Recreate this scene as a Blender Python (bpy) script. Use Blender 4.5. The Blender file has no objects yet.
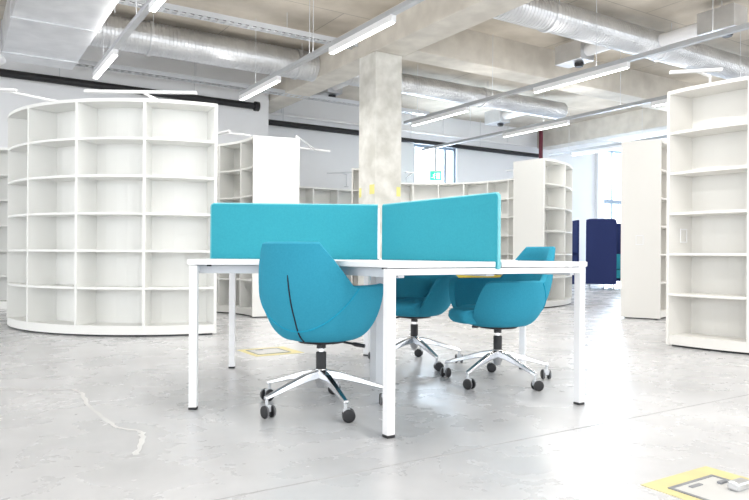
import bpy, bmesh, math, random
from mathutils import Vector, Matrix
random.seed(4)
S = bpy.context.scene
COL = S.collection
rad = math.radians
PHI = rad(32.5)                       # the building's grid is turned this much from the view axis

# ------------------------------------------------------------------ camera
cam_d = bpy.data.cameras.new('camera'); cam = bpy.data.objects.new('camera', cam_d); COL.objects.link(cam)
cam_d.sensor_width = 36; cam_d.lens = 669 / 749 * 36
cam_d.shift_y = 4.4 / 749
cam.location = (0, 0, .772); cam.rotation_euler = (rad(90), rad(-.36), 0)
cam_d.clip_end = 200
S.camera = cam
# ------------------------------------------------------------------ world, daylight, exposure
S.view_settings.view_transform = 'Standard'; S.view_settings.look = 'None'
S.view_settings.gamma = 1; S.view_settings.use_curve_mapping = False
S.view_settings.exposure = 0.77
W = bpy.data.worlds.new('sky'); S.world = W; W.use_nodes = True
bg = W.node_tree.nodes['Background']; bg.inputs[0].default_value = (.93, .965, 1, 1); bg.inputs[1].default_value = 2.05


def rot(a, b):                        # grid coordinates -> world
    return (a * math.cos(PHI) - b * math.sin(PHI), a * math.sin(PHI) + b * math.cos(PHI))


def area(name, a, b, z, sx, sy, power, color, direction):
    l = bpy.data.lights.new(name, 'AREA'); l.shape = 'RECTANGLE'; l.size = sx; l.size_y = sy
    l.energy = power; l.color = color
    o = bpy.data.objects.new(name, l); COL.objects.link(o)
    x, y = rot(a, b); o.location = (x, y, z)
    da, db = direction[0], direction[1]
    dx, dy = rot(da, db)
    o.rotation_euler = Vector((dx, dy, direction[2])).to_track_quat('-Z', 'Y').to_euler()
    return o


area('daylight_through_middle_window', 10.3, 13.75, 2.0, 1.3, 3.2, 230, (.72, .86, 1), (0, -1, -.1))
area('daylight_through_glazed_door', 17.8, 13.75, 2.1, 2.4, 3.4, 620, (.66, .82, 1), (0, -1, -.1))

# ------------------------------------------------------------------ materials


def mat(name, color, rough=.5, metal=0, spec=.5, noise=None, bump=None, emit=None, coat=0):
    m = bpy.data.materials.new(name); m.use_nodes = True
    nt = m.node_tree; p = nt.nodes['Principled BSDF']
    p.inputs['Base Color'].default_value = (*color, 1); p.inputs['Roughness'].default_value = rough
    p.inputs['Metallic'].default_value = metal; p.inputs['Specular IOR Level'].default_value = spec
    p.inputs['Coat Weight'].default_value = coat
    tc = nt.nodes.new('ShaderNodeTexCoord')
    if noise:                          # (scale, amount, second colour)
        n = nt.nodes.new('ShaderNodeTexNoise'); n.inputs['Scale'].default_value = noise[0]; n.inputs['Detail'].default_value = 6
        nt.links.new(tc.outputs['Object'], n.inputs['Vector'])
        r = nt.nodes.new('ShaderNodeValToRGB'); r.color_ramp.elements[0].position = .35; r.color_ramp.elements[1].position = .68
        r.color_ramp.elements[0].color = (*noise[1], 1); r.color_ramp.elements[1].color = (*color, 1)
        nt.links.new(n.outputs['Fac'], r.inputs['Fac']); nt.links.new(r.outputs['Color'], p.inputs['Base Color'])
    if bump:                           # (scale, strength)
        n = nt.nodes.new('ShaderNodeTexNoise'); n.inputs['Scale'].default_value = bump[0]; n.inputs['Detail'].default_value = 3
        nt.links.new(tc.outputs['Object'], n.inputs['Vector'])
        bn = nt.nodes.new('ShaderNodeBump'); bn.inputs['Strength'].default_value = bump[1]; bn.inputs['Distance'].default_value = .004
        nt.links.new(n.outputs['Fac'], bn.inputs['Height']); nt.links.new(bn.outputs['Normal'], p.inputs['Normal'])
    if emit:
        p.inputs['Emission Color'].default_value = (*emit[0], 1); p.inputs['Emission Strength'].default_value = emit[1]
    return m


def concrete_planks(name, c1, c2, mortar, bw, rh):
    m = mat(name, c1, .85)
    nt = m.node_tree; p = nt.nodes['Principled BSDF']
    tc = nt.nodes.new('ShaderNodeTexCoord')
    br = nt.nodes.new('ShaderNodeTexBrick'); br.inputs['Scale'].default_value = 1
    br.inputs['Brick Width'].default_value = bw; br.inputs['Row Height'].default_value = rh
    br.inputs['Mortar Size'].default_value = .008; br.inputs['Mortar Smooth'].default_value = .3
    br.inputs['Color1'].default_value = (*c1, 1); br.inputs['Color2'].default_value = (*c2, 1); br.inputs['Mortar'].default_value = (*mortar, 1)
    nt.links.new(tc.outputs['Object'], br.inputs['Vector'])
    n = nt.nodes.new('ShaderNodeTexNoise'); n.inputs['Scale'].default_value = 1.7; n.inputs['Detail'].default_value = 9
    nt.links.new(tc.outputs['Object'], n.inputs['Vector'])
    r = nt.nodes.new('ShaderNodeValToRGB'); r.color_ramp.elements[0].position = .3; r.color_ramp.elements[1].position = .7
    r.color_ramp.elements[0].color = (.70, .69, .66, 1); r.color_ramp.elements[1].color = (1, 1, 1, 1)
    nt.links.new(n.outputs['Fac'], r.inputs['Fac'])
    mx = nt.nodes.new('ShaderNodeMix'); mx.data_type = 'RGBA'; mx.blend_type = 'MULTIPLY'; mx.inputs[0].default_value = 1
    nt.links.new(br.outputs['Color'], mx.inputs[6]); nt.links.new(r.outputs['Color'], mx.inputs[7])
    nt.links.new(mx.outputs[2], p.inputs['Base Color'])
    return m


def floor_material():
    m = mat('polished_concrete', (.7, .7, .7), .25)
    nt = m.node_tree; p = nt.nodes['Principled BSDF']
    tc = nt.nodes.new('ShaderNodeTexCoord')
    a = nt.nodes.new('ShaderNodeTexNoise'); a.inputs['Scale'].default_value = .75; a.inputs['Detail'].default_value = 10; a.inputs['Roughness'].default_value = .62
    b = nt.nodes.new('ShaderNodeTexNoise'); b.inputs['Scale'].default_value = 2.6; b.inputs['Detail'].default_value = 8; b.inputs['Roughness'].default_value = .6
    b.inputs['Distortion'].default_value = .3
    for n in (a, b): nt.links.new(tc.outputs['Object'], n.inputs['Vector'])
    ra = nt.nodes.new('ShaderNodeValToRGB'); ra.color_ramp.elements[0].position = .34; ra.color_ramp.elements[1].position = .66
    ra.color_ramp.elements[0].color = (.53, .535, .55, 1); ra.color_ramp.elements[1].color = (.69, .695, .71, 1)
    rb = nt.nodes.new('ShaderNodeValToRGB'); rb.color_ramp.elements[0].position = .25; rb.color_ramp.elements[1].position = .75
    rb.color_ramp.elements[0].color = (.86, .86, .865, 1); rb.color_ramp.elements[1].color = (1, 1, 1, 1)
    nt.links.new(a.outputs['Fac'], ra.inputs['Fac']); nt.links.new(b.outputs['Fac'], rb.inputs['Fac'])
    mx = nt.nodes.new('ShaderNodeMix'); mx.data_type = 'RGBA'; mx.blend_type = 'MULTIPLY'; mx.inputs[0].default_value = 1
    nt.links.new(ra.outputs['Color'], mx.inputs[6]); nt.links.new(rb.outputs['Color'], mx.inputs[7])
    nt.links.new(mx.outputs[2], p.inputs['Base Color'])
    rr = nt.nodes.new('ShaderNodeMapRange'); rr.inputs[3].default_value = .24; rr.inputs[4].default_value = .31
    nt.links.new(b.outputs['Fac'], rr.inputs[0]); nt.links.new(rr.outputs[0], p.inputs['Roughness'])
    return m


def fabric(name, color, dark):
    m = mat(name, color, .92, spec=.2)
    nt = m.node_tree; p = nt.nodes['Principled BSDF']
    tc = nt.nodes.new('ShaderNodeTexCoord')
    n = nt.nodes.new('ShaderNodeTexNoise'); n.inputs['Scale'].default_value = 120; n.inputs['Detail'].default_value = 4
    nt.links.new(tc.outputs['Object'], n.inputs['Vector'])
    r = nt.nodes.new('ShaderNodeValToRGB'); r.color_ramp.elements[0].position = .35; r.color_ramp.elements[1].position = .65
    r.color_ramp.elements[0].color = (*dark, 1); r.color_ramp.elements[1].color = (*color, 1)
    nt.links.new(n.outputs['Fac'], r.inputs['Fac']); nt.links.new(r.outputs['Color'], p.inputs['Base Color'])
    bn = nt.nodes.new('ShaderNodeBump'); bn.inputs['Strength'].default_value = .25; bn.inputs['Distance'].default_value = .002
    nt.links.new(n.outputs['Fac'], bn.inputs['Height']); nt.links.new(bn.outputs['Normal'], p.inputs['Normal'])
    p.inputs['Sheen Weight'].default_value = .25; p.inputs['Sheen Roughness'].default_value = .5
    p.inputs['Sheen Tint'].default_value = (*color, 1)
    return m


def glass():
    m = bpy.data.materials.new('window_glass'); m.use_nodes = True
    nt = m.node_tree; nt.nodes.remove(nt.nodes['Principled BSDF'])
    t = nt.nodes.new('ShaderNodeBsdfTransparent'); g = nt.nodes.new('ShaderNodeBsdfGlossy'); g.inputs['Roughness'].default_value = .02
    mx = nt.nodes.new('ShaderNodeMixShader'); mx.inputs[0].default_value = .07
    nt.links.new(t.outputs[0], mx.inputs[1]); nt.links.new(g.outputs[0], mx.inputs[2])
    nt.links.new(mx.outputs[0], nt.nodes['Material Output'].inputs['Surface'])
    return m


M = dict(
    floor=floor_material(),
    slab=concrete_planks('ceiling_slab_concrete', (.66, .60, .52), (.62, .565, .49), (.38, .35, .31), 2.4, 1.2),
    beam=mat('beam_concrete', (.72, .68, .61), .85, noise=(3.5, (.60, .56, .50)), bump=(30, .3)),
    column=mat('column_concrete', (.82, .81, .77), .85, noise=(4.5, (.61, .60, .55)), bump=(25, .6)),
    wall=mat('white_wall_paint', (.87, .88, .90), .8, noise=(1.3, (.84, .85, .87))),
    shelf=mat('white_laminate', (.85, .85, .825), .42, noise=(.8, (.83, .83, .805))),
    shelf_edge=mat('pure_white_edge', (.86, .86, .85), .4),
    shelf_warm=mat('cream_white_laminate', (.79, .775, .74), .42, noise=(.8, (.77, .755, .72))),
    white=mat('white_lacquer', (.88, .88, .89), .35, noise=(2, (.87, .87, .88))),
    grey_steel=mat('light_grey_steel', (.62, .64, .67), .4, noise=(3, (.60, .62, .65))),
    cyan=fabric('cyan_felt', (.040, .325, .41), (.036, .305, .39)),
    cyan_edge=fabric('pale_cyan_piping', (.22, .56, .62), (.20, .53, .59)),
    teal=fabric('teal_wool', (.036, .295, .425), (.031, .275, .40)),
    teal_seam=fabric('teal_piping', (.02, .34, .50), (.015, .28, .44)),
    navy=fabric('navy_felt', (.028, .04, .13), (.02, .03, .10)),
    black=mat('black_plastic', (.012, .012, .014), .45, noise=(20, (.010, .010, .012))),
    slit=mat('dark_slit', (.006, .01, .02), .8),
    tread=mat('grey_rubber_tread', (.20, .20, .21), .7, noise=(40, (.17, .17, .18))),
    alu=mat('polished_aluminium', (.62, .63, .65), .2, metal=1, noise=(6, (.58, .59, .61))),
    chrome=mat('chrome', (.9, .9, .92), .08, metal=1),
    galv=mat('galvanised_steel', (.74, .75, .77), .34, metal=.85, noise=(3, (.62, .63, .65)), bump=(14, .12)),
    track=mat('track_aluminium', (.50, .51, .53), .45, metal=.3, noise=(4, (.47, .48, .50))),
    lamp_white=mat('lamp_housing_white', (.85, .85, .86), .4),
    glow=mat('lamp_diffuser', (1, 1, 1), .5, emit=((1, .985, .96), 6)),
    blackpipe=mat('black_pipe_paint', (.010, .010, .013), .5, noise=(6, (.008, .008, .010))),
    redpipe=mat('dark_red_pipe_paint', (.16, .02, .035), .5, noise=(6, (.12, .015, .03))),
    box_frame=mat('dull_grey_metal', (.26, .27, .29), .5, noise=(8, (.22, .23, .25))),
    lid=mat('floor_box_lid', (.62, .62, .61), .5, noise=(8, (.58, .58, .57))),
    frame=mat('blue_grey_window_frame', (.30, .36, .44), .5, noise=(4, (.28, .34, .42))),
    glass=glass(),
    yellow_tape=mat('yellow_tape', (.70, .62, .30), .6, noise=(9, (.62, .56, .30))),
    yellow=mat('yellow_sticker', (.86, .80, .26), .6, noise=(9, (.82, .76, .28))),
    olive=fabric('mustard_upholstery', (.52, .42, .07), (.46, .37, .06)),
    scratch=mat('pale_floor_filler', (.76, .76, .75), .5, noise=(12, (.68, .68, .68))),
    joint=mat('floor_joint_filler', (.36, .36, .37), .6, noise=(5, (.44, .44, .45))),
    exit_green=mat('exit_sign_green', (.02, .52, .30), .4, emit=((.04, .75, .45), .5)),
    exit_white=mat('exit_sign_white', (.95, .95, .95), .4, emit=((1, 1, 1), .5)),
)

# ------------------------------------------------------------------ mesh helpers


class MB:
    def __init__(s): s.bm = bmesh.new()

    def box(s, x0, y0, z0, x1, y1, z1):
        v = [s.bm.verts.new((x, y, z)) for z in (z0, z1) for y in (y0, y1) for x in (x0, x1)]
        for f in ((0, 2, 3, 1), (4, 5, 7, 6), (0, 1, 5, 4), (2, 6, 7, 3), (0, 4, 6, 2), (1, 3, 7, 5)):
            s.bm.faces.new([v[i] for i in f])
        return s

    def obox(s, p, q, w, z0, z1):       # a box standing on the segment p-q, w thick
        d = Vector((q[0] - p[0], q[1] - p[1])); n = Vector((-d.y, d.x)).normalized() * w / 2
        return s.prism([(p[0] + n.x, p[1] + n.y), (p[0] - n.x, p[1] - n.y), (q[0] - n.x, q[1] - n.y), (q[0] + n.x, q[1] + n.y)], z0, z1)

    def prism(s, poly, z0, z1):
        a = [s.bm.verts.new((*p, z0)) for p in poly]; b = [s.bm.verts.new((*p, z1)) for p in poly]
        n = len(poly)
        s.bm.faces.new(list(reversed(a))); s.bm.faces.new(b)
        for i in range(n): s.bm.faces.new((a[i], a[(i + 1) % n], b[(i + 1) % n], b[i]))
        return s

    def tube(s, pts, r, n=10, caps=True):
        pts = [Vector(p) for p in pts]; rings = []
        for i, p in enumerate(pts):
            t = (pts[min(i + 1, len(pts) - 1)] - pts[max(i - 1, 0)]).normalized()
            up = Vector((0, 0, 1)) if abs(t.z) < .95 else Vector((1, 0, 0))
            u = t.cross(up).normalized(); v = u.cross(t)
            rr = r[i] if isinstance(r, (list, tuple)) else r
            rings.append([s.bm.verts.new(p + rr * (math.cos(k * math.tau / n) * u + math.sin(k * math.tau / n) * v)) for k in range(n)])
        for a, b in zip(rings, rings[1:]):
            for k in range(n): s.bm.faces.new((a[k], a[(k + 1) % n], b[(k + 1) % n], b[k]))
        if caps: s.bm.faces.new(list(reversed(rings[0]))); s.bm.faces.new(rings[-1])
        return s

    def lathe(s, prof, n=24, axis=None):  # (radius, height) rows about z
        rings = []
        for r, z in prof:
            rings.append([s.bm.verts.new((r * math.cos(k * math.tau / n), r * math.sin(k * math.tau / n), z)) for k in range(n)])
        for a, b in zip(rings, rings[1:]):
            for k in range(n): s.bm.faces.new((a[k], a[(k + 1) % n], b[(k + 1) % n], b[k]))
        s.bm.faces.new(list(reversed(rings[0]))); s.bm.faces.new(rings[-1])
        return s

    def arc_slab(s, cx, cy, r0, r1, a0, a1, z0, z1, n):
        P = []
        for i in range(n + 1):
            t = a0 + (a1 - a0) * i / n
            c, sn = math.cos(t), math.sin(t)
            P.append([s.bm.verts.new((cx + r * c, cy + r * sn, z)) for r, z in ((r0, z0), (r1, z0), (r1, z1), (r0, z1))])
        for a, b in zip(P, P[1:]):
            for k in range(4): s.bm.faces.new((a[k], a[(k + 1) % 4], b[(k + 1) % 4], b[k]))
        s.bm.faces.new(list(reversed(P[0]))); s.bm.faces.new(P[-1])
        return s

    def xf(s, m): bmesh.ops.transform(s.bm, matrix=m, verts=s.bm.verts); return s

    def build(s, name, m, parent=None, smooth=False, bevel=0, subsurf=0):
        bmesh.ops.recalc_face_normals(s.bm, faces=s.bm.faces)
        me = bpy.data.meshes.new(name); s.bm.to_mesh(me); s.bm.free()
        if smooth:
            for p in me.polygons: p.use_smooth = True
        me.materials.append(m)
        o = bpy.data.objects.new(name, me); COL.objects.link(o)
        if parent is not None: o.parent = parent
        if bevel:
            b = o.modifiers.new('bevel', 'BEVEL'); b.width = bevel; b.segments = 2; b.limit_method = 'ANGLE'
        if subsurf:
            d = o.modifiers.new('subdivision', 'SUBSURF'); d.levels = subsurf; d.render_levels = subsurf
        if smooth and not subsurf:
            try: me.set_sharp_from_angle(angle=rad(40))
            except Exception: pass
        return o


def empty(name, loc=(0, 0, 0), rz=0):
    o = bpy.data.objects.new(name, None); COL.objects.link(o); o.location = loc; o.rotation_euler = (0, 0, rz)
    o.empty_display_size = .1
    return o


def tag(o, label=None, cat=None, group=None, kind=None):
    if label: o['label'] = label
    if cat: o['category'] = cat
    if group: o['group'] = group
    if kind: o['kind'] = kind
    return o


def grid_thing(name, label, cat, a, b, z, group=None):      # a thing whose local x / y run along the building grid
    x, y = rot(a, b)
    return tag(empty(name, (x, y, z), PHI), label, cat, group)


def struct(o, turn=True):
    o['kind'] = 'structure'
    if turn: o.rotation_euler = (0, 0, PHI)
    return o


def copy_tree(o, parent=None):
    c = o.copy(); COL.objects.link(c)
    if parent is not None:
        c.parent = parent; c.matrix_parent_inverse = o.matrix_parent_inverse.copy()
    for ch in list(o.children): copy_tree(ch, c)
    return c


# ------------------------------------------------------------------ the shell of the room (grid coordinates a, b)
CEIL = 4.25
fl = struct(MB().box(-9, -8, -.2, 21, 13.6, 0).build('floor', M['floor']))
j = MB().box(-9, 2.026, 0, 21, 2.034, .0008)
jo = j.build('floor_joint', M['joint'], fl)
MB().box(-9, -4.004, 0, 21, -3.996, .0008).build('floor_joint', M['joint'], fl)


def floor_ribbon(name, pts, w, m):
    mb = MB(); V = []
    for i, p in enumerate(pts):
        a = Vector(pts[max(i - 1, 0)]); b = Vector(pts[min(i + 1, len(pts) - 1)]); d = (b - a).normalized(); n = Vector((-d.y, d.x))
        ww = w * (.7 + .6 * random.random()) / 2
        V.append((mb.bm.verts.new((p[0] + n.x * ww, p[1] + n.y * ww, .0012)), mb.bm.verts.new((p[0] - n.x * ww, p[1] - n.y * ww, .0012))))
    for a, b in zip(V, V[1:]): mb.bm.faces.new((a[0], a[1], b[1], b[0]))
    o = mb.build(name, m)
    return o


def to_grid(x, y): return (x * math.cos(PHI) + y * math.sin(PHI), -x * math.sin(PHI) + y * math.cos(PHI))


def child_of_floor(name, pts, w, m):
    P = []
    for p, q in zip(pts, pts[1:]):
        for k in range(5):
            t = k / 5; P.append((p[0] + (q[0] - p[0]) * t + random.uniform(-.006, .006), p[1] + (q[1] - p[1]) * t + random.uniform(-.006, .006)))
    P.append(pts[-1])
    o = floor_ribbon(name, [to_grid(*p) for p in P], w, m); o.parent = fl
    return o


# pale filled crack, wandering in from the left
CRACK = [(-2.38, 3.75), (-2.05, 3.77), (-1.70, 3.77), (-1.62, 3.70), (-1.47, 3.42), (-1.22, 3.07), (-1.13, 2.95), (-1.01, 2.90), (-.98, 2.84), (-.92, 2.64), (-.91, 2.55)]
child_of_floor('floor_crack', CRACK, .02, M['scratch'])

struct(MB().box(-9, -8, CEIL, 21, 13.6, CEIL + .25).build('ceiling', M['slab']))
bl = MB().box(5.25, -8, 3.75, 5.76, 13.3, CEIL + .02)
struct(bl.build('beam', M['beam'], bevel=.012))
struct(MB().box(13.82, -8, 3.75, 14.28, 13.3, CEIL + .02).build('beam', M['beam'], bevel=.012))
struct(MB().box(5.76, 7.94, 3.75, 13.82, 8.40, CEIL + .02).build('beam', M['beam'], bevel=.012))
struct(MB().box(14.28, 7.94, 3.75, 20.8, 8.40, CEIL + .02).build('beam', M['beam'], bevel=.012))
column = struct(MB().box(5.25, 8.24, 0, 5.72, 8.71, 3.75).build('column', M['column'], bevel=.015))

# walls
struct(MB().box(-9, 12.0, 0, 5.2, 12.2, CEIL).build('wall_left', M['wall']))
struct(MB().box(5.0, 12.2, 0, 5.2, 13.3, CEIL).build('wall_return', M['wall']))


def wall_with_openings(name, a0, a1, b0, b1, ops, m):
    mb = MB(); x = a0
    for (p, q, z0, z1) in sorted(ops):
        mb.box(x, b0, 0, p, b1, CEIL)
        if z0 > 0: mb.box(p, b0, 0, q, b1, z0)
        mb.box(p, b0, z1, q, b1, CEIL); x = q
    mb.box(x, b0, 0, a1, b1, CEIL)
    return struct(mb.build(name, m))


wall_with_openings('wall_back', 5.0, 21, 13.3, 13.6, [(9.60, 10.95, .9, 3.5), (16.65, 19.2, 0, 4.0)], M['wall'])
struct(MB().box(20.8, -8, 0, 21, 13.3, CEIL).build('wall_right', M['wall']))
struct(MB().box(6.2, 13.27, 0, 9.55, 13.3, .1).build('baseboard_back', M['white']))


def window(name, a0, a1, z0, z1, mull, trans, door=False):
    t = tag(empty(name, (0, 0, 0), PHI)); t['kind'] = 'structure'
    f = MB(); w = .07
    f.box(a0, 13.36, z0, a0 + w, 13.46, z1); f.box(a1 - w, 13.36, z0, a1, 13.46, z1)
    f.box(a0, 13.36, z0, a1, 13.46, z0 + w); f.box(a0, 13.36, z1 - w, a1, 13.46, z1)
    for m_ in mull: f.box(m_ - w / 2, 13.36, z0, m_ + w / 2, 13.46, z1)
    for z in trans: f.box(a0, 13.35, z - .06, a1, 13.47, z + .06)
    f.build('window_frame', M['frame'], t)
    MB().box(a0 + .02, 13.40, z0 + .02, a1 - .02, 13.41, z1 - .02).build('window_pane', M['glass'], t)
    return t


window('window_1', 9.60, 10.95, .9, 3.5, [10.62], [])
window('door_1', 16.65, 19.2, 0, 4.0, [17.1], [2.42])
tr = struct(MB().box(16.25, 13.2, 0, 16.55, 13.3, 4.0).build('trim_1', M['white']))

# ------------------------------------------------------------------ services under the ceiling


def spiral_duct(name, label, a0, a1, b, z, r):
    t = grid_thing(name, label, 'duct', a0, b, z)
    L = a1 - a0; prof = []; n = int(L / .055)
    for i in range(n):
        x = i / n * L
        prof += [(r, x), (r, x + .036), (r + .007, x + .042), (r + .007, x + .050)]
    prof.append((r, L))
    mb = MB().lathe(prof, 32); mb.xf(Matrix.Rotation(rad(90), 4, 'Y'))
    mb.build('duct_tube', M['galv'], t, smooth=False)
    x = .9
    while x < L:
        MB().lathe([(r + .008, x - .03), (r + .02, x - .025), (r + .02, x + .025), (r + .008, x + .03)], 32).xf(Matrix.Rotation(rad(90), 4, 'Y')).build('joint_collar', M['galv'], t)
        for s in (-1, 1): MB().tube([(x, s * (r + .01), 0), (x, s * (r + .01), CEIL - z)], .004, 6).build('hanger_rod', M['grey_steel'], t)
        x += 2.4
    return t


spiral_duct('spiral_duct', 'galvanised spiral duct left of the concrete column, running from the flat duct', 1.60, 5.24, 10.2, 3.96, .235)
spiral_duct('spiral_duct', 'thin galvanised spiral duct right of the concrete column, behind the cross beam', 5.77, 11.4, 10.25, 3.96, .18)
spiral_duct('spiral_duct', 'large shiny spiral duct crossing the upper right ceiling', 5.77, 13.8, 6.25, 3.95, .20)

t = grid_thing('rectangular_duct', 'wide flat silver sheet metal duct in the upper left corner', 'duct', 1.08, 0, 3.5)
mb = MB().box(-.48, 2.0, 0, .47, 10.87, .42); mb.build('duct_body', M['galv'], t, bevel=.006)
for y in (4.0, 5.6, 7.2, 8.8, 10.4):
    MB().box(-.495, y - .012, -.014, .485, y + .012, .43).build('duct_flange', M['galv'], t)
for y in (3.2, 8.0):
    for x in (-.51, .50): MB().tube([(x, y, 0), (x, y, .75)], .005, 6).build('hanger_rod', M['grey_steel'], t)


def plenum(label, a, b0, b1, z):
    t = grid_thing('air_plenum', label, 'duct', a, b0, z, 'air plenums with branch ducts')
    MB().box(-.16, -.26, -.14, .16, .26, .16).build('plenum_box', M['galv'], t, bevel=.006)
    MB().lathe([(.09, .26), (.09, b1 - b0)], 20).xf(Matrix.Rotation(rad(-90), 4, 'X')).build('branch_duct', M['lamp_white'], t, smooth=True)
    MB().lathe([(.06, 0), (.075, .03), (.075, .07)], 16).xf(Matrix.Translation((.05, -.05, -.2))).build('damper_collar', M['black'], t)
    MB().tube([(0, 0, .1), (0, 0, CEIL - z)], .006, 6).build('hanger_rod', M['grey_steel'], t)
    return t


plenum('grey air plenum box with white branch duct, nearest above the right shelf', 8.86, 5.15, 6.06, 3.96)
plenum('air plenum box with white branch duct on the cross beam right of the column', 8.35, 7.25, 6.44, 3.96)
plenum('bluish plenum box with branch duct in the bay behind the cross beam', 10.75, 11.6, 10.42, 3.97)
plenum('plenum box with branch duct just left of the concrete column', 6.27, 11.55, 10.42, 4.02)


def run_pipe(name, label, cat, a0, a1, b, z, r, m, flange=False):
    t = grid_thing(name, label, cat, a0, b, z)
    MB().tube([(0, 0, 0), (a1 - a0, 0, 0)], r, 16).build('pipe_run', m, t, smooth=True)
    x = .8
    while x < a1 - a0:
        MB().tube([(x, 0, 0), (x, 0, CEIL - z)], .006, 6).build('hanger_rod', M['grey_steel'], t); x += 2.2
    if flange: MB().tube([(a1 - a0 - .08, 0, 0), (a1 - a0, 0, 0)], r * 1.45, 16).build('end_flange', m, t, smooth=True)
    return t


run_pipe('pipe', 'thick black pipe along the left wall above the round shelf, flanged end', 'pipe', -1.5, 4.93, 11.85, 3.55, .062, M['blackpipe'], True)
run_pipe('pipe', 'black pipe along the bluish back wall left of the concrete column', 'pipe', 5.22, 8.45, 13.12, 3.55, .062, M['blackpipe'])
run_pipe('pipe', 'dark navy pipe along the back wall right of the concrete column', 'pipe', 8.6, 13.7, 13.15, 3.52, .055, M['blackpipe'])
run_pipe('pipe', 'thin white pipe above the black pipe on the back wall', 'pipe', 5.22, 13.7, 13.2, 3.76, .03, M['white'])
t = grid_thing('pipe', 'dark red vertical pipe behind the tall round shelf on the right', 'pipe', 13.55, 12.9, 0)
MB().tube([(0, 0, 2.0), (0, 0, CEIL - .005)], .055, 14).build('pipe_run', M['redpipe'], t, smooth=True)
MB().tube([(0, 0, 2.95), (0, 0, 3.0)], .075, 14).build('pipe_collar', M['blackpipe'], t, smooth=True)
t = grid_thing('pipe', 'white bent pipe at the left edge under the flat duct', 'pipe', .5, 10.2, 0)
MB().tube([(0, 0, CEIL - .005), (0, 0, 3.52), (.02, .02, 3.42), (.1, .12, 3.36), (-.1, .5, 3.33), (-.6, .9, 3.33)], .05, 14).build('pipe_run', M['white'], t, smooth=True)


def cable_tray(label, a0, a1, b, z):
    t = grid_thing('cable_tray', label, 'cable tray', a0, b, z)
    L = a1 - a0
    mb = MB().box(0, -.09, 0, L, -.08, .07).box(0, .08, 0, L, .09, .07)
    mb.build('tray_rail', M['grey_steel'], t)
    mb = MB(); x = .05
    while x < L:
        mb.box(x, -.08, .005, x + .05, .08, .015); x += .11
    mb.build('tray_rungs', M['galv'], t)
    for k, yy in enumerate((-.04, 0, .045)):
        MB().tube([(0, yy, .03), (L, yy, .03)], .012, 8).build('cable', (M['white'], M['tread'], M['white'])[k], t)
    x = .6
    while x < L:
        MB().tube([(x, 0, .02), (x, 0, CEIL - z)], .005, 6).build('hanger_rod', M['grey_steel'], t); x += 2
    return t


cable_tray('grey perforated cable tray under the left ceiling, ending at the beam', -.5, 5.24, 8.82, 3.93)
cable_tray('pale cable tray crossing behind the round duct in front of the left wall', 1.0, 8.6, 11.45, 3.74)


def lamp(name, parent, loc, length, power, flip):
    l = bpy.data.lights.new(name, 'AREA'); l.shape = 'RECTANGLE'; l.size = .06; l.size_y = length
    l.energy = power; l.color = (1, .985, .96)
    o = bpy.data.objects.new(name, l); COL.objects.link(o); o.parent = parent; o.location = loc; o.rotation_euler = (0, rad(flip), 0)


def light_track(label, a, b0, b1, mods, z=3.2, cables=(), group='suspended linear light tracks', down=19, up=15):
    t = grid_thing('light_track', label, 'ceiling light', a, b0, z, group)
    MB().box(-.035, 0, .02, .035, b1 - b0, .075).build('track_rail', M['track'], t, bevel=.004)
    for (m0, m1) in mods:
        h = MB().box(-.033, m0 - b0, -.05, .033, m1 - b0, .02).build('light_module', M['lamp_white'], t, bevel=.003)
        MB().box(-.027, m0 - b0 + .02, -.056, .027, m1 - b0 - .02, -.05).build('diffuser', M['glow'], h)
    for (m0, m1) in mods:
        lamp('track_downlight', t, (0, (m0 + m1) / 2 - b0, -.062), m1 - m0, down, 0)
    lamp('added_ceiling_fill', t, (0, (b1 - b0) / 2, .085), b1 - b0, up, 180)  # added to brighten the ceiling; the rail carries no upward fitting
    for c in cables:
        MB().tube([(0, c - b0, .07), (0, c - b0, CEIL - z)], .004, 6).build('suspension_cable', M['grey_steel'], t)
    return t


light_track('linear light track at upper left, its lit end beside the flat duct', 1.68, -4.0, 9.77, [(8.45, 9.77), (5.4, 6.75), (2.3, 3.65), (-.8, .55), (-3.6, -2.3)], cables=(9.2, 7.4, 4.5, 1.5, -1.5))
light_track('long light track passing just left of the concrete column, two lit modules', 3.82, -4.0, 9.87, [(8.47, 9.87), (5.66, 6.99), (2.7, 4.0), (-.3, 1.0), (-3.3, -2.0)], cables=(9.3, 7.55, 7.45, 4.2, 1.5, -1.5))
light_track('grey light track right of the column, the nearer of the right pair', 7.22, -4.0, 10.3, [(8.5, 10.05), (5.4, 7.0), (2.4, 3.8), (-.6, .8), (-3.5, -2.2)], cables=(9.9, 7.9, 5.9, 4.3, 1.5, -1.5))
light_track('grey light track right of the column, the farther of the right pair', 9.42, 0.5, 12.7, [(8.3, 9.98), (5.3, 6.6), (2.3, 3.6)], cables=(11.0, 8.9, 7.2, 5.2))
light_track('farthest light track, glowing in front of the glazed door', 12.5, 4.0, 11.6, [(8.7, 10.9)], cables=(11.0, 9.0, 7.0))

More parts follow.
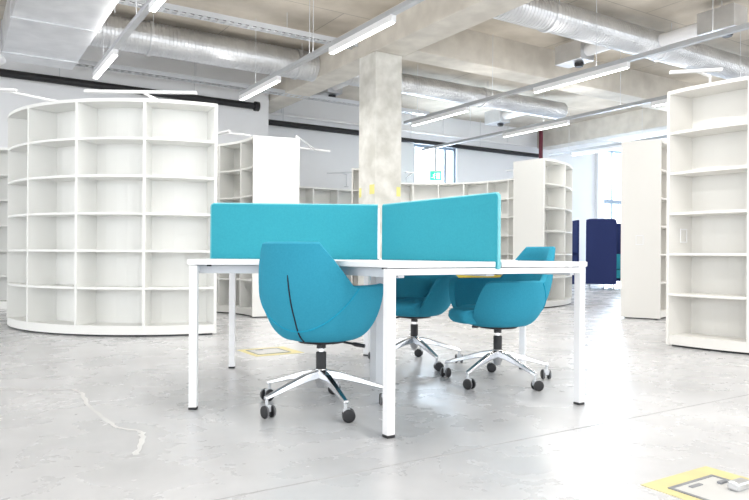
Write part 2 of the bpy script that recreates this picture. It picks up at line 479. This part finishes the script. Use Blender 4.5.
# exit sign hanging from a post in front of the middle window
xs, ys = rot(9.42, 12.2)
t = tag(empty('exit_sign', (xs, ys, 2.48), 0), 'green illuminated exit sign hanging on a post in front of the middle window', 'sign')
MB().box(-.13, -.02, 0, .13, .02, .2).build('sign_box', M['exit_green'], t, bevel=.004)
MB().box(-.17, -.03, .2, .17, .03, .225).build('sign_holder', M['grey_steel'], t)
MB().box(-.025, -.02, .225, .025, .02, 3.219 - 2.48).build('hanging_post', M['grey_steel'], t)
pic = MB()
pic.box(.02, -.0225, .03, .10, -.0205, .17)                        # doorway
pic.build('pictogram_door', M['exit_white'], t)
run = MB()
for (p, q, w) in (((-.03, .135), (-.045, .09), .022), ((-.045, .09), (-.02, .06), .014), ((-.02, .06), (-.035, .03), .012), ((-.045, .09), (-.07, .06), .014), ((-.07, .06), (-.095, .06), .012), ((-.03, .13), (0, .105), .011), ((-.03, .13), (-.07, .12), .011)):
    d = Vector((q[0] - p[0], q[1] - p[1])); n = Vector((-d.y, d.x)).normalized() * w / 2
    vs = [run.bm.verts.new((c[0] + s * n.x, yy, c[1] + s * n.y)) for yy in (-.0225, -.0205) for c, s in ((p, 1), (p, -1), (q, -1), (q, 1))]
    run.bm.faces.new(vs[:4]); run.bm.faces.new(vs[4:])
    for k in range(4): run.bm.faces.new((vs[k], vs[(k + 1) % 4], vs[4 + (k + 1) % 4], vs[4 + k]))
run.lathe([(.001, -.001), (.013, -.001), (.013, .001), (.001, .001)], 16)
bmesh.ops.transform(run.bm, matrix=Matrix.Translation((-.02, -.0215, .155)) @ Matrix.Rotation(rad(90), 4, 'X'), verts=run.bm.verts[-64:])
run.build('pictogram_runner', M['exit_white'], t)

# smoke detector under the slab and yellow stickers on the column
t = grid_thing('smoke_detector', 'small white ceiling detector just right of the column top', 'detector', 6.1, 8.7, CEIL)
MB().lathe([(.07, -.05), (.09, -.03), (.09, 0)], 20).build('detector_body', M['lamp_white'], t, smooth=True)


def sticker(label, a, b, z, w, h, side):
    t = grid_thing('sticker', label, 'sticker', a, b, z, 'yellow stickers on the column')
    if side == 'a': MB().box(-.004, -w / 2, 0, 0, w / 2, h).build('sticker_sheet', M['yellow'], t)
    else: MB().box(-w / 2, -.004, 0, w / 2, 0, h).build('sticker_sheet', M['yellow'], t)


sticker('square yellow sticker in the middle of the concrete column, above the screens', 5.25, 8.32, 1.66, .13, .14, 'a')
sticker('yellow sticker by the left edge of the concrete column', 5.25, 8.65, 1.63, .06, .14, 'a')
sticker('yellow sticker by the right edge of the concrete column', 5.665, 8.24, 1.64, .07, .14, 'b')

# ------------------------------------------------------------------ shelving
TOP = 2.19
LEV = [.10 + .345 * k for k in range(1, 6)]


def ring_shelf(label, cx, cy, ro, depth, a0, a1, n, m, cut=None, ends=None):
    """double-sided shelf on an arc; parts: top, plinth, back_panel, shelf boards, side panels and dividers"""
    t = tag(empty('curved_bookshelf', (cx, cy, 0)), label, 'bookshelf', 'curved white bookshelves')
    a0, a1 = rad(a0), rad(a1); ri = ro - depth; rm = ro - depth / 2; seg = n * 5
    MB().arc_slab(0, 0, ri, ro, a0, a1, TOP - .03, TOP, seg).build('top_panel', m, t)
    MB().arc_slab(0, 0, ri + .01, ro - .01, a0, a1, .018, .10, seg).build('plinth', m, t)
    MB().arc_slab(0, 0, ri + .04, ro - .04, a0 + .01 * (1 if a1 > a0 else -1), a1, 0, .018, seg).build('shadow_gap_strip', M['black'], t)  # set back and coloured black to give the dark shadow gap under the plinth
    MB().arc_slab(0, 0, rm - .006, rm + .006, a0, a1, .10, TOP - .03, seg).build('back_panel', m, t)
    for z in LEV: MB().arc_slab(0, 0, ri + .006, ro - .006, a0, a1, z - .011, z + .011, seg).build('shelf', m, t)
    for k in range(n + 1):
        q = a0 + (a1 - a0) * k / n
        e = k in (0, n)
        w = .026 if e else .024
        d = MB().box(ri, -w / 2, .015 if e else .10, ro, w / 2, TOP - (0 if e else .03))
        d.xf(Matrix.Rotation(q, 4, 'Z'))
        o = d.build('end_panel' if e else 'divider', m, t)
    if cut is not None:                      # a socket ring let into a panel: (bay angle, radius, height, sign)
        for (q, r, z, s) in cut:
            mb = MB().box(-.045, -.003, -.06, .045, .003, -.05).box(-.045, -.003, .05, .045, .003, .06).box(-.045, -.003, -.05, -.037, .003, .05).box(.037, -.003, -.05, .045, .003, .05)
            mb.xf(Matrix.Rotation(rad(q), 4, 'Z') @ Matrix.Translation((r, s * .0165, z)))
            mb.build('cable_cutout', M['lamp_white'], t)
    return t


ring_shelf('big round white bookshelf with empty bays filling the left, curving out', -2.335, 7.877, 1.751, .58, -61.7, -210.1, 7, M['shelf'], cut=[(-61.7, 1.60, .90, -1)])
ring_shelf('white bookshelf with a plain bright end panel, just left of the column', -2.60, 7.58, 1.79, .57, 21.5, 81.5, 3, M['shelf'])
ring_shelf('round white bookshelf behind the right desk, its plain end panel facing us', 1.0, 11.5, 2.30, .56, -50.4, 114.6, 10, M['shelf'])
ring_shelf('tall white bookshelf with a plain grey-white side, left of the right-edge shelf', 4.69, 7.34, 1.90, .46, 148.5, 68.5, 4, M['shelf_warm'], cut=[(148.5, 1.68, .97, 1)])
ring_shelf('tall cream-white open bookshelf cut by the right edge of the photo', 4.20, 6.65, 1.90, .60, -152, -92, 3, M['shelf_warm'], cut=[(-151.4, 1.74, .95, 1)])


def straight_shelf(label, p, q, depth, bays, m):
    p = Vector(p); q = Vector(q); d = q - p; L = d.length
    t = tag(empty('straight_bookshelf', (p.x, p.y, 0), math.atan2(d.y, d.x)), label, 'bookshelf', 'straight white bookshelves')
    MB().box(0, 0, TOP - .03, L, depth, TOP).build('top_panel', m, t)
    MB().box(0, .01, 0, L, depth, .10).build('plinth', m, t)
    MB().box(0, depth - .012, .1, L, depth, TOP - .03).build('back_panel', m, t)
    for z in LEV: MB().box(.01, .006, z - .011, L - .01, depth - .01, z + .011).build('shelf', m, t)
    for k in range(bays + 1):
        x = L * k / bays; x = min(max(x, .012), L - .012)
        MB().box(x - .012, 0, 0, x + .012, depth - .012, TOP - .03).build('end_panel' if k in (0, bays) else 'divider', m, t)
    return t


straight_shelf('white wall bookshelf at the far left edge behind the round one', (-6.9, 8.95), (-4.75, 9.1), .35, 3, M['shelf'])
xa, ya = rot(5.3, 12.62); xb, yb = rot(8.3, 12.62)
straight_shelf('low-lit grey-white bookshelf against the back wall left of the column', (xa, ya), (xb, yb), .36, 5, M['shelf'])
straight_shelf('narrow beige-white bookshelf end peeking out left of the concrete column', (-.385, 11.0), (.1, 11.0), .32, 1, M['shelf_warm'])


def shelf_lamp(label, p, q, arm, z, ztop=TOP, m='lamp_white'):
    p = Vector((*p, z)); q = Vector((*q, z)); mid = p.lerp(q, .5)
    t = tag(empty('shelf_lamp', (arm[0], arm[1], ztop)), label, 'lamp', 'lamp bars on the bookshelves')
    o = Vector((arm[0], arm[1], ztop))
    d = (q - p); ang = math.atan2(d.y, d.x); L = d.length
    b = MB().box(-L / 2, -.02, -.012, L / 2, .02, .012); b.xf(Matrix.Translation(mid - o) @ Matrix.Rotation(ang, 4, 'Z'))
    b.build('light_bar', M[m], t, bevel=.003)
    pts = [Vector((0, 0, 0)), Vector((0, 0, max(z - ztop, .02))), mid - o]
    MB().tube(pts, .011, 8).build('lamp_arm', M[m], t)
    MB().lathe([(.05, 0), (.05, .012)], 14).build('lamp_foot', M[m], t)
    return t


shelf_lamp('long white lamp bar along the top of the big round left shelf', (-2.62, 6.02), (-1.62, 6.06), (-2.05, 6.42), 2.225)
shelf_lamp('white lamp bar at the top left edge, reaching left off the round shelf', (-3.55, 5.95), (-3.22, 6.0), (-3.05, 6.45), 2.225)
shelf_lamp('thin white lamp bar beside the top of the bright end panel', (-1.06, 9.45), (-.66, 9.75), (-1.0, 8.5), 2.27)
shelf_lamp('white lamp bar over the concave bays next to the big round shelf', (-1.97, 8.25), (-1.74, 8.0), (-1.55, 8.3), 2.24)
shelf_lamp('white lamp bar on top of the cream shelf at the right edge', (2.46, 5.6), (2.85, 5.5), (2.86, 5.72), 2.31)
shelf_lamp('grey lamp bar on the round shelf right beside the column', (.56, 12.4), (.84, 12.5), (.62, 13.3), 2.3, m='grey_steel')
shelf_lamp('grey lamp bar by the back corner of the right round shelf', (2.36, 11.95), (2.50, 11.75), (2.75, 11.9), 2.28, m='grey_steel')
shelf_lamp('dark thin lamp bar above the back wall shelf left of the column', (-1.0, 13.9), (-.42, 13.7), (-.6, 14.1), 2.45, m='grey_steel')

# ------------------------------------------------------------------ far seating by the glazed door


def high_back_sofa(label, x, y, rz, cushion, D=1.5):
    t = tag(empty('high_back_sofa', (x, y, 0), rz), label, 'sofa', 'navy high-back sofas')
    # local: back panel along x at y = 0 (outer side towards -y), wings run to +y
    def panel(w, zz, th):
        r = .09; P = [(0, .14), (w, .14), (w, zz)] if False else None
    mb = MB(); w = .66; th = .07
    prof = [(0, .13), (w, .13), (w, 1.53)] + [(w - .08 + .08 * math.cos(rad(k)), 1.53 + .08 * math.sin(rad(k))) for k in (30, 60, 90)] + [(.08 + .08 * math.cos(rad(k)), 1.53 + .08 * math.sin(rad(k))) for k in (90, 120, 150, 180)]
    vs0 = [mb.bm.verts.new((a, 0, b)) for a, b in prof]; vs1 = [mb.bm.verts.new((a, th, b)) for a, b in prof]
    n = len(prof); mb.bm.faces.new(vs0); mb.bm.faces.new(list(reversed(vs1)))
    for k in range(n): mb.bm.faces.new((vs0[k], vs1[k], vs1[(k + 1) % n], vs0[(k + 1) % n]))
    mb.build('wing_panel', M['navy'], t, bevel=.015)
    MB().box(0, th, .13, th, D, 1.6).build('back_panel', M['navy'], t, bevel=.02)
    mb = MB().box(0, D, .13, w, D + .07, 1.6); mb.build('wing_panel', M['navy'], t, bevel=.02)
    MB().box(.08, .08, .22, w, D - .01, .42).build('seat', M[cushion], t, bevel=.03)
    MB().box(.08, .08, .43, .2, D - .01, .82).build('back_cushion', M[cushion], t, bevel=.03)
    for a, b in ((.06, .04), (w - .06, .04), (.06, D + .03), (w - .06, D + .03)):
        MB().tube([(a, b, 0), (a, b, .14)], .016, 8).build('leg', M['grey_steel'], t)
    return t


high_back_sofa('dark blue high-back sofa side between the round shelf and the tall grey-white shelf', 4.80, 15.2, -.34, 'teal', .95)
high_back_sofa('blue sofa with turquoise seat, half hidden beside the tall grey-white shelf', 5.80, 17.1, rad(-90), 'cyan', 1.3)
t = tag(empty('partition_panel', (5.03, 16.6, 0)), 'thin dark blue partition edge right behind the round shelf', 'partition')
MB().box(0, 0, .05, .05, .7, 1.66).build('panel_board', M['navy'], t, bevel=.01)
MB().box(-.12, .02, .80, 0, .6, .86).build('side_ledge', M['navy'], t, bevel=.01)
MB().box(-.05, .05, 0, .1, .65, .05).build('panel_foot', M['grey_steel'], t)
# low mustard bench inside the round shelf
t = tag(empty('bench', (1.35, 11.3, 0)), 'low mustard yellow bench seen under the desk beyond the chairs', 'bench')
MB().box(-.1, -.25, .30, .95, .25, .43).build('seat', M['olive'], t, bevel=.03)
for a in (-.04, .89):
    for b in (-.2, .2): MB().box(a - .02, b - .02, 0, a + .02, b + .02, .30).build('leg', M['white'], t)

# ------------------------------------------------------------------ floor boxes


def floor_box(label, a, b, s, plug):
    t = grid_thing('floor_box', label, 'floor box', a, b, 0)
    mb = MB()
    mb.box(0, 0, 0, s, .07, .002).box(0, s - .07, 0, s, s, .002).box(0, .07, 0, .045, s - .07, .002).box(s - .08, .07, 0, s, s - .07, .002)
    mb.build('tape_border', M['yellow_tape'], t)
    x0, x1, y0, y1 = .045, s - .08, .07, s - .07
    mb = MB().box(x0, y0, 0, x1, y0 + .012, .005).box(x0, y1 - .012, 0, x1, y1, .005).box(x0, y0 + .012, 0, x0 + .012, y1 - .012, .005).box(x1 - .012, y0 + .012, 0, x1, y1 - .012, .005)
    mb.build('metal_frame', M['box_frame'], t)
    MB().box(x0 + .012, y0 + .012, 0, x1 - .012, y1 - .012, .003).build('lid', M['lid'], t)
    MB().box(x0 + .07, y1 - .045, .003, x0 + .13, y1 - .03, .006).build('lid_handle', M['box_frame'], t)
    if plug:
        MB().box(x1 - .10, y0 + .09, .003, x1 - .02, y0 + .13, .032).build('cable_outlet', M['galv'], t, bevel=.008)
        MB().box(x1 - .07, y0 + .165, .003, x1 - .03, y0 + .18, .010).build('hinge', M['box_frame'], t)


floor_box('floor box edged in yellow tape at the lower right corner', 1.972, 1.037, .38, True)
floor_box('floor box edged in yellow tape under the left desk', 1.95, 4.70, .40, False)

# ------------------------------------------------------------------ the three-armed desk
CX, CY, TH = .040, 3.962, 3.0
ARM, HW, GAP = .966, .598, .020


def dirv(deg): return Vector((math.cos(rad(deg)), math.sin(rad(deg))))


desk = tag(empty('desk', (CX, CY, 0)), 'white three-armed desk with square legs in the centre of the room', 'desk')
ARMS = [180 + TH, 300 + TH, 60 + TH]
C = [Vector((0, 0))]
for k in range(3):
    A0, A1 = ARMS[k], ARMS[(k + 1) % 3]
    d0, d1 = dirv(A0), dirv(A1); n0 = Vector((-d0.y, d0.x)); n1 = Vector((-d1.y, d1.x))   # n turns left = towards the next arm
    E = ARM + .028; H = HW + .025
    corner = dirv(A0 + 60) * (H / math.sin(rad(60)))
    g0, g1 = n0 * GAP, -n1 * GAP
    inner = dirv(A0 + 60) * (GAP / math.sin(rad(60)))
    poly = [inner, d0 * E + g0, d0 * E + n0 * H, corner, d1 * E - n1 * H, d1 * E + g1]
    MB().prism([tuple(v) for v in poly], .716, .741).build('desktop', M['white'], desk, bevel=.002)
    # front rails under the concave edges, set back
    c2 = dirv(A0 + 60) * ((HW - .06) / math.sin(rad(60)))
    MB().obox(d0 * ARM + n0 * (HW - .06), c2, .03, .672, .712).build('side_rail', M['grey_steel'], desk)
    MB().obox(c2, d1 * ARM - n1 * (HW - .06), .03, .672, .712).build('side_rail', M['grey_steel'], desk)
for k in range(3):
    d = dirv(ARMS[k]); n = Vector((-d.y, d.x)); ang = rad(ARMS[k])
    for s in (-1, 1):
        p = d * ARM + n * HW * s
        lg = MB().box(-.0195, -.0195, .012, .0195, .0195, .712).xf(Matrix.Translation((p.x, p.y, 0)) @ Matrix.Rotation(ang, 4, 'Z')).build('leg', M['white'], desk, bevel=.002)
        MB().box(-.0205, -.0205, 0, .0205, .0205, .012).xf(Matrix.Translation((p.x, p.y, 0)) @ Matrix.Rotation(ang, 4, 'Z')).build('foot', M['black'], lg, bevel=.003)
    MB().obox(d * ARM + n * (HW - .0195), d * ARM - n * (HW - .0195), .039, .684, .712).build('end_rail', M['white'], desk, bevel=.002)
    MB().obox(d * .06, d * (ARM - .03), .05, .672, .706).build('spine_rail', M['grey_steel'], desk)
    for s in (-1, 1):
        p = d * (ARM - .07) + n * (HW - .02) * s
        MB().lathe([(.012, .708), (.012, .716)], 12).xf(Matrix.Translation((p.x, p.y, 0))).build('spacer', M['black'], desk)
MB().box(-.05, -.05, 0, .05, .05, .70).xf(Matrix.Rotation(rad(20), 4, 'Z')).build('cable_riser', M['grey_steel'], desk, bevel=.004)


def desk_screen(label, deg):
    t = tag(empty('desk_screen', (CX, CY, .70), rad(deg)), label, 'desk screen', 'cyan felt desk screens')
    x0, x1, z0, z1, th = .022, .994, .008, .362, .016
    r = .018
    prof = [(x0, z0), (x1, z0), (x1, z1 - r)] + [(x1 - r + r * math.cos(rad(k)), z1 - r + r * math.sin(rad(k))) for k in (30, 60, 90)] + [(x0, z1)]
    mb = MB(); a = [mb.bm.verts.new((p, -th + .003, q)) for p, q in prof]; b = [mb.bm.verts.new((p, th - .003, q)) for p, q in prof]
    n = len(prof); mb.bm.faces.new(a); mb.bm.faces.new(list(reversed(b)))
    for k in range(n): mb.bm.faces.new((a[k], b[k], b[(k + 1) % n], a[(k + 1) % n]))
    mb.build('screen_panel', M['cyan'], t, bevel=.004)
    rim = [(x1 - .001, 0, z0), (x1 - .001, 0, z1 - r)] + [(x1 - r + r * math.cos(rad(k)), 0, z1 - r + r * math.sin(rad(k))) for k in (30, 60, 90)] + [(x0, 0, z1)]
    MB().tube([(p[0] + .0, p[1], p[2] - .002) for p in rim], .009, 10).build('edge_piping', M['cyan_edge'], t, smooth=True)
    MB().box(x0 - .010, -.003, .045, x0, .003, z1 - .02).build('joint_strip', M['alu'], t)
    MB().box(x0 - .010, -.003, .008, x0, .003, .045).build('joint_clip', M['black'], t)
    return t


desk_screen('cyan felt screen on the left arm of the white desk', ARMS[0])
desk_screen('cyan felt screen on the right arm, its end pointing towards us', ARMS[1])

# ------------------------------------------------------------------ chairs
AX, AY = .304, .300


def plan(th, off=0.0):                 # radius of the bucket at angle th from the back
    n = 2.5 if math.cos(th) < 0 else 2.5 - .42 * smooth(0, .5, math.cos(th))
    s, c = abs(math.sin(th)) / (AX - off), abs(math.cos(th)) / (AY - off)
    return (s ** n + c ** n) ** (-1 / n)


def smooth(e0, e1, x):
    u = min(max((x - e0) / (e1 - e0), 0), 1); return u * u * (3 - 2 * u)


def lin(e0, e1, x): return min(max((x - e0) / (e1 - e0), 0), 1)


def rim(thd):
    thd = abs(thd)
    back, arm, front = .818, .615, .392
    h = back - (back - arm) * (.75 * lin(33, 60, thd) + .25 * smooth(31, 66, thd))
    h -= .012 * smooth(0, 33, thd) * (1 - smooth(33, 50, thd)) * 0
    h -= (arm - front) * (.55 * smooth(124, 160, thd) + .45 * lin(132, 156, thd))
    return h


def kz(z):
    u = min(max((z - .345) / .31, 0), 1); return .49 + .51 * math.sqrt(max(0, 1 - (1 - u) ** 2))


def shell_pt(th, z, off=0.0):
    r = plan(th, off) * kz(z + off * .3)
    x, y = r * math.sin(th), -r * math.cos(th)
    c = max(0, math.cos(th))
    y -= .17 * max(0, z - .46) * c
    if z > .6: x *= 1 - .10 * (z - .6) / .22 * c
    return (x, y, z)


def chair_shell():
    mb = MB(); N = 120; NO, NI = 16, 11; cols = []; TKN = .040
    for i in range(N):
        thd = -180 + 360 * i / N; th = rad(thd); H = rim(thd); c = []
        for k in range(NO + 1):
            z = .345 + (H - .345) * (k / NO) ** 1.5; c.append(shell_pt(th, z))
        p = Vector(shell_pt(th, H)); q = Vector(shell_pt(th, H, TKN)); m = p.lerp(q, .5); m.z = H + .010
        e1 = p.lerp(q, .18); e1.z = H + .007; e2 = p.lerp(q, .82); e2.z = H + .007
        c += [tuple(e1), tuple(m), tuple(e2)]
        for k in range(NI + 1):
            z = H + (.372 - H) * k / NI; c.append(shell_pt(th, z, TKN))
        cols.append([mb.bm.verts.new(v) for v in c])
    for i in range(N):
        a, b = cols[i], cols[(i + 1) % N]
        for k in range(len(a) - 1): mb.bm.faces.new((a[k], b[k], b[k + 1], a[k + 1]))
    lo = mb.bm.verts.new((0, 0, .343)); hi = mb.bm.verts.new((0, 0, .372))
    for i in range(N):
        a, b = cols[i], cols[(i + 1) % N]
        mb.bm.faces.new((lo, b[0], a[0])); mb.bm.faces.new((hi, a[-1], b[-1]))
    return mb


def seat_cushion():
    mb = MB(); N = 96; rows = [(.90, .366), (.97, .385), (1.0, .415), (.99, .44), (.95, .455), (.85, .461), (.6, .462), (.3, .460)]
    R = []
    for f, z in rows:
        ring = []
        for i in range(N):
            th = -math.pi + math.tau * i / N
            fr = smooth(148, 164, abs(math.degrees(th)))
            r = (plan(th, .047) * (1 - fr) + (plan(th, -.004)) * fr) * f * (kz(max(z, .40)) * (1 - fr) + fr * .99)
            ring.append(mb.bm.verts.new((r * math.sin(th), -r * math.cos(th), z - .012 * fr * (z > .40))))
        R.append(ring)
    for a, b in zip(R, R[1:]):
        for i in range(N): mb.bm.faces.new((a[i], a[(i + 1) % N], b[(i + 1) % N], b[i]))
    mb.bm.faces.new(R[0]); c = mb.bm.verts.new((0, 0, .459))
    for i in range(N): mb.bm.faces.new((R[-1][i], R[-1][(i + 1) % N], c))
    return mb


def star_arm(q):
    mb = MB(); secs = [(.026, .150, .192, .024), (.10, .140, .178, .021), (.20, .118, .146, .018), (.300, .092, .112, .015), (.335, .084, .100, .013)]
    rings = []
    for x, z0, z1, w in secs:
        rings.append([mb.bm.verts.new(v) for v in ((x, -w, z0), (x, w, z0), (x, w * .75, z1), (x, -w * .75, z1))])
    for a, b in zip(rings, rings[1:]):
        for k in range(4): mb.bm.faces.new((a[k], a[(k + 1) % 4], b[(k + 1) % 4], b[k]))
    mb.bm.faces.new(list(reversed(rings[0]))); mb.bm.faces.new(rings[-1])
    return mb.xf(Matrix.Rotation(q, 4, 'Z'))


def make_chair():
    t = empty('office_chair')
    chair_shell().build('bucket_shell', M['teal'], t, smooth=True)
    seat_cushion().build('seat_cushion', M['teal'], t, smooth=True)
    pts = []
    for k in range(-26, 27):                                            # curved seam across the back
        thd = k * 2.5; f = abs(thd) / 65
        z = .405 + (.612 - .405) * f ** 2.2
        p = Vector(shell_pt(rad(thd), z)); o = Vector((p.x, p.y, 0)).normalized() * .0005
        pts.append(p + o)
    MB().tube(pts, .0042, 8).build('seam_piping', M['teal_seam'], t, smooth=True)
    pts = []; 
    for k in range(15):
        z = .352 + (.675 - .352) * k / 14; p = Vector(shell_pt(rad(1.0), z)); pts.append(p + Vector((0, -.0005, 0)))
    MB().tube(pts, [.0042] * 3 + [.0036] * 11 + [.002], 8).build('back_slit', M['slit'], t, smooth=True)
    MB().lathe([(.06, .322), (.115, .330), (.12, .338), (.12, .346)], 24).build('seat_mount', M['black'], t, smooth=True)
    MB().lathe([(.0235, .298), (.0235, .334)], 20).build('column_cover', M['black'], t, smooth=True)
    MB().lathe([(.0145, .26), (.0145, .30)], 20).build('gas_piston', M['chrome'], t, smooth=True)
    MB().lathe([(.026, .182), (.0265, .276), (.022, .280)], 20).build('gas_tube', M['black'], t, smooth=True)
    MB().lathe([(.018, .10), (.034, .145), (.036, .18), (.030, .196)], 20).build('base_hub', M['alu'], t, smooth=True)
    lv = MB().tube([(.05, .04, .338), (.12, .05, .326), (.155, .053, .322)], .006, 8).build('lever', M['black'], t, smooth=True)
    MB().tube([(.15, .0525, .3225), (.165, .054, .320), (.215, .058, .314)], [.007, .011, .009], 10).build('lever_grip', M['black'], lv, smooth=True)
    for k in range(5):
        q = k * math.tau / 5
        star_arm(q).build('base_leg', M['alu'], t, bevel=.004)
        sw = q + random.uniform(-.6, .6) + 1.2
        c = Vector((.325 * math.cos(q), .325 * math.sin(q), 0))
        m4 = Matrix.Translation(c) @ Matrix.Rotation(sw, 4, 'Z')
        cs = MB().lathe([(.008, .055), (.008, .092)], 10).box(-.012, -.016, .028, .022, .016, .060)
        cs = cs.xf(m4).build('caster', M['grey_steel'], t, bevel=.004)
        for s in (-1, 1):
            wm = m4 @ Matrix.Translation((.014, s * .019, .0305)) @ Matrix.Rotation(rad(90), 4, 'X')
            MB().lathe([(.012, -.0095), (.024, -.0095), (.0285, -.006), (.0305, -.003), (.0305, .004), (.0285, .008), (.022, .0095), (.012, .0095)], 22).xf(wm).build('wheel', M['black'], cs, smooth=True)
            MB().lathe([(.0300, -.003), (.0309, -.0025), (.0309, .0035), (.0300, .004)], 22).xf(wm).build('wheel_tread', M['tread'], cs, smooth=True)
    return t


def set_chair(t, x, y, face, star, label):
    # face: direction the sitter looks, degrees; star: direction of the first base leg in the world
    tag(t, label, 'chair', 'teal swivel chairs around the desk')
    t.location = (x, y, 0); rz = rad(face - 90); t.rotation_euler = (0, 0, rz)
    d = rad(star) - rz
    for ch in t.children:
        if ch.name.split('.')[0] in ('base_leg', 'caster', 'base_hub'): ch.rotation_euler = (0, 0, d)


proto = make_chair()
second = copy_tree(proto); third = copy_tree(proto)
set_chair(proto, -.266, 3.375, 66, 7, 'teal swivel chair in front, its back turned towards us')
set_chair(second, .285, 4.74, 249, 6, 'teal swivel chair farthest back, facing us from behind the desk')
set_chair(third, .758, 4.10, 199, 12, 'teal swivel chair on the right, seen from the side facing left')
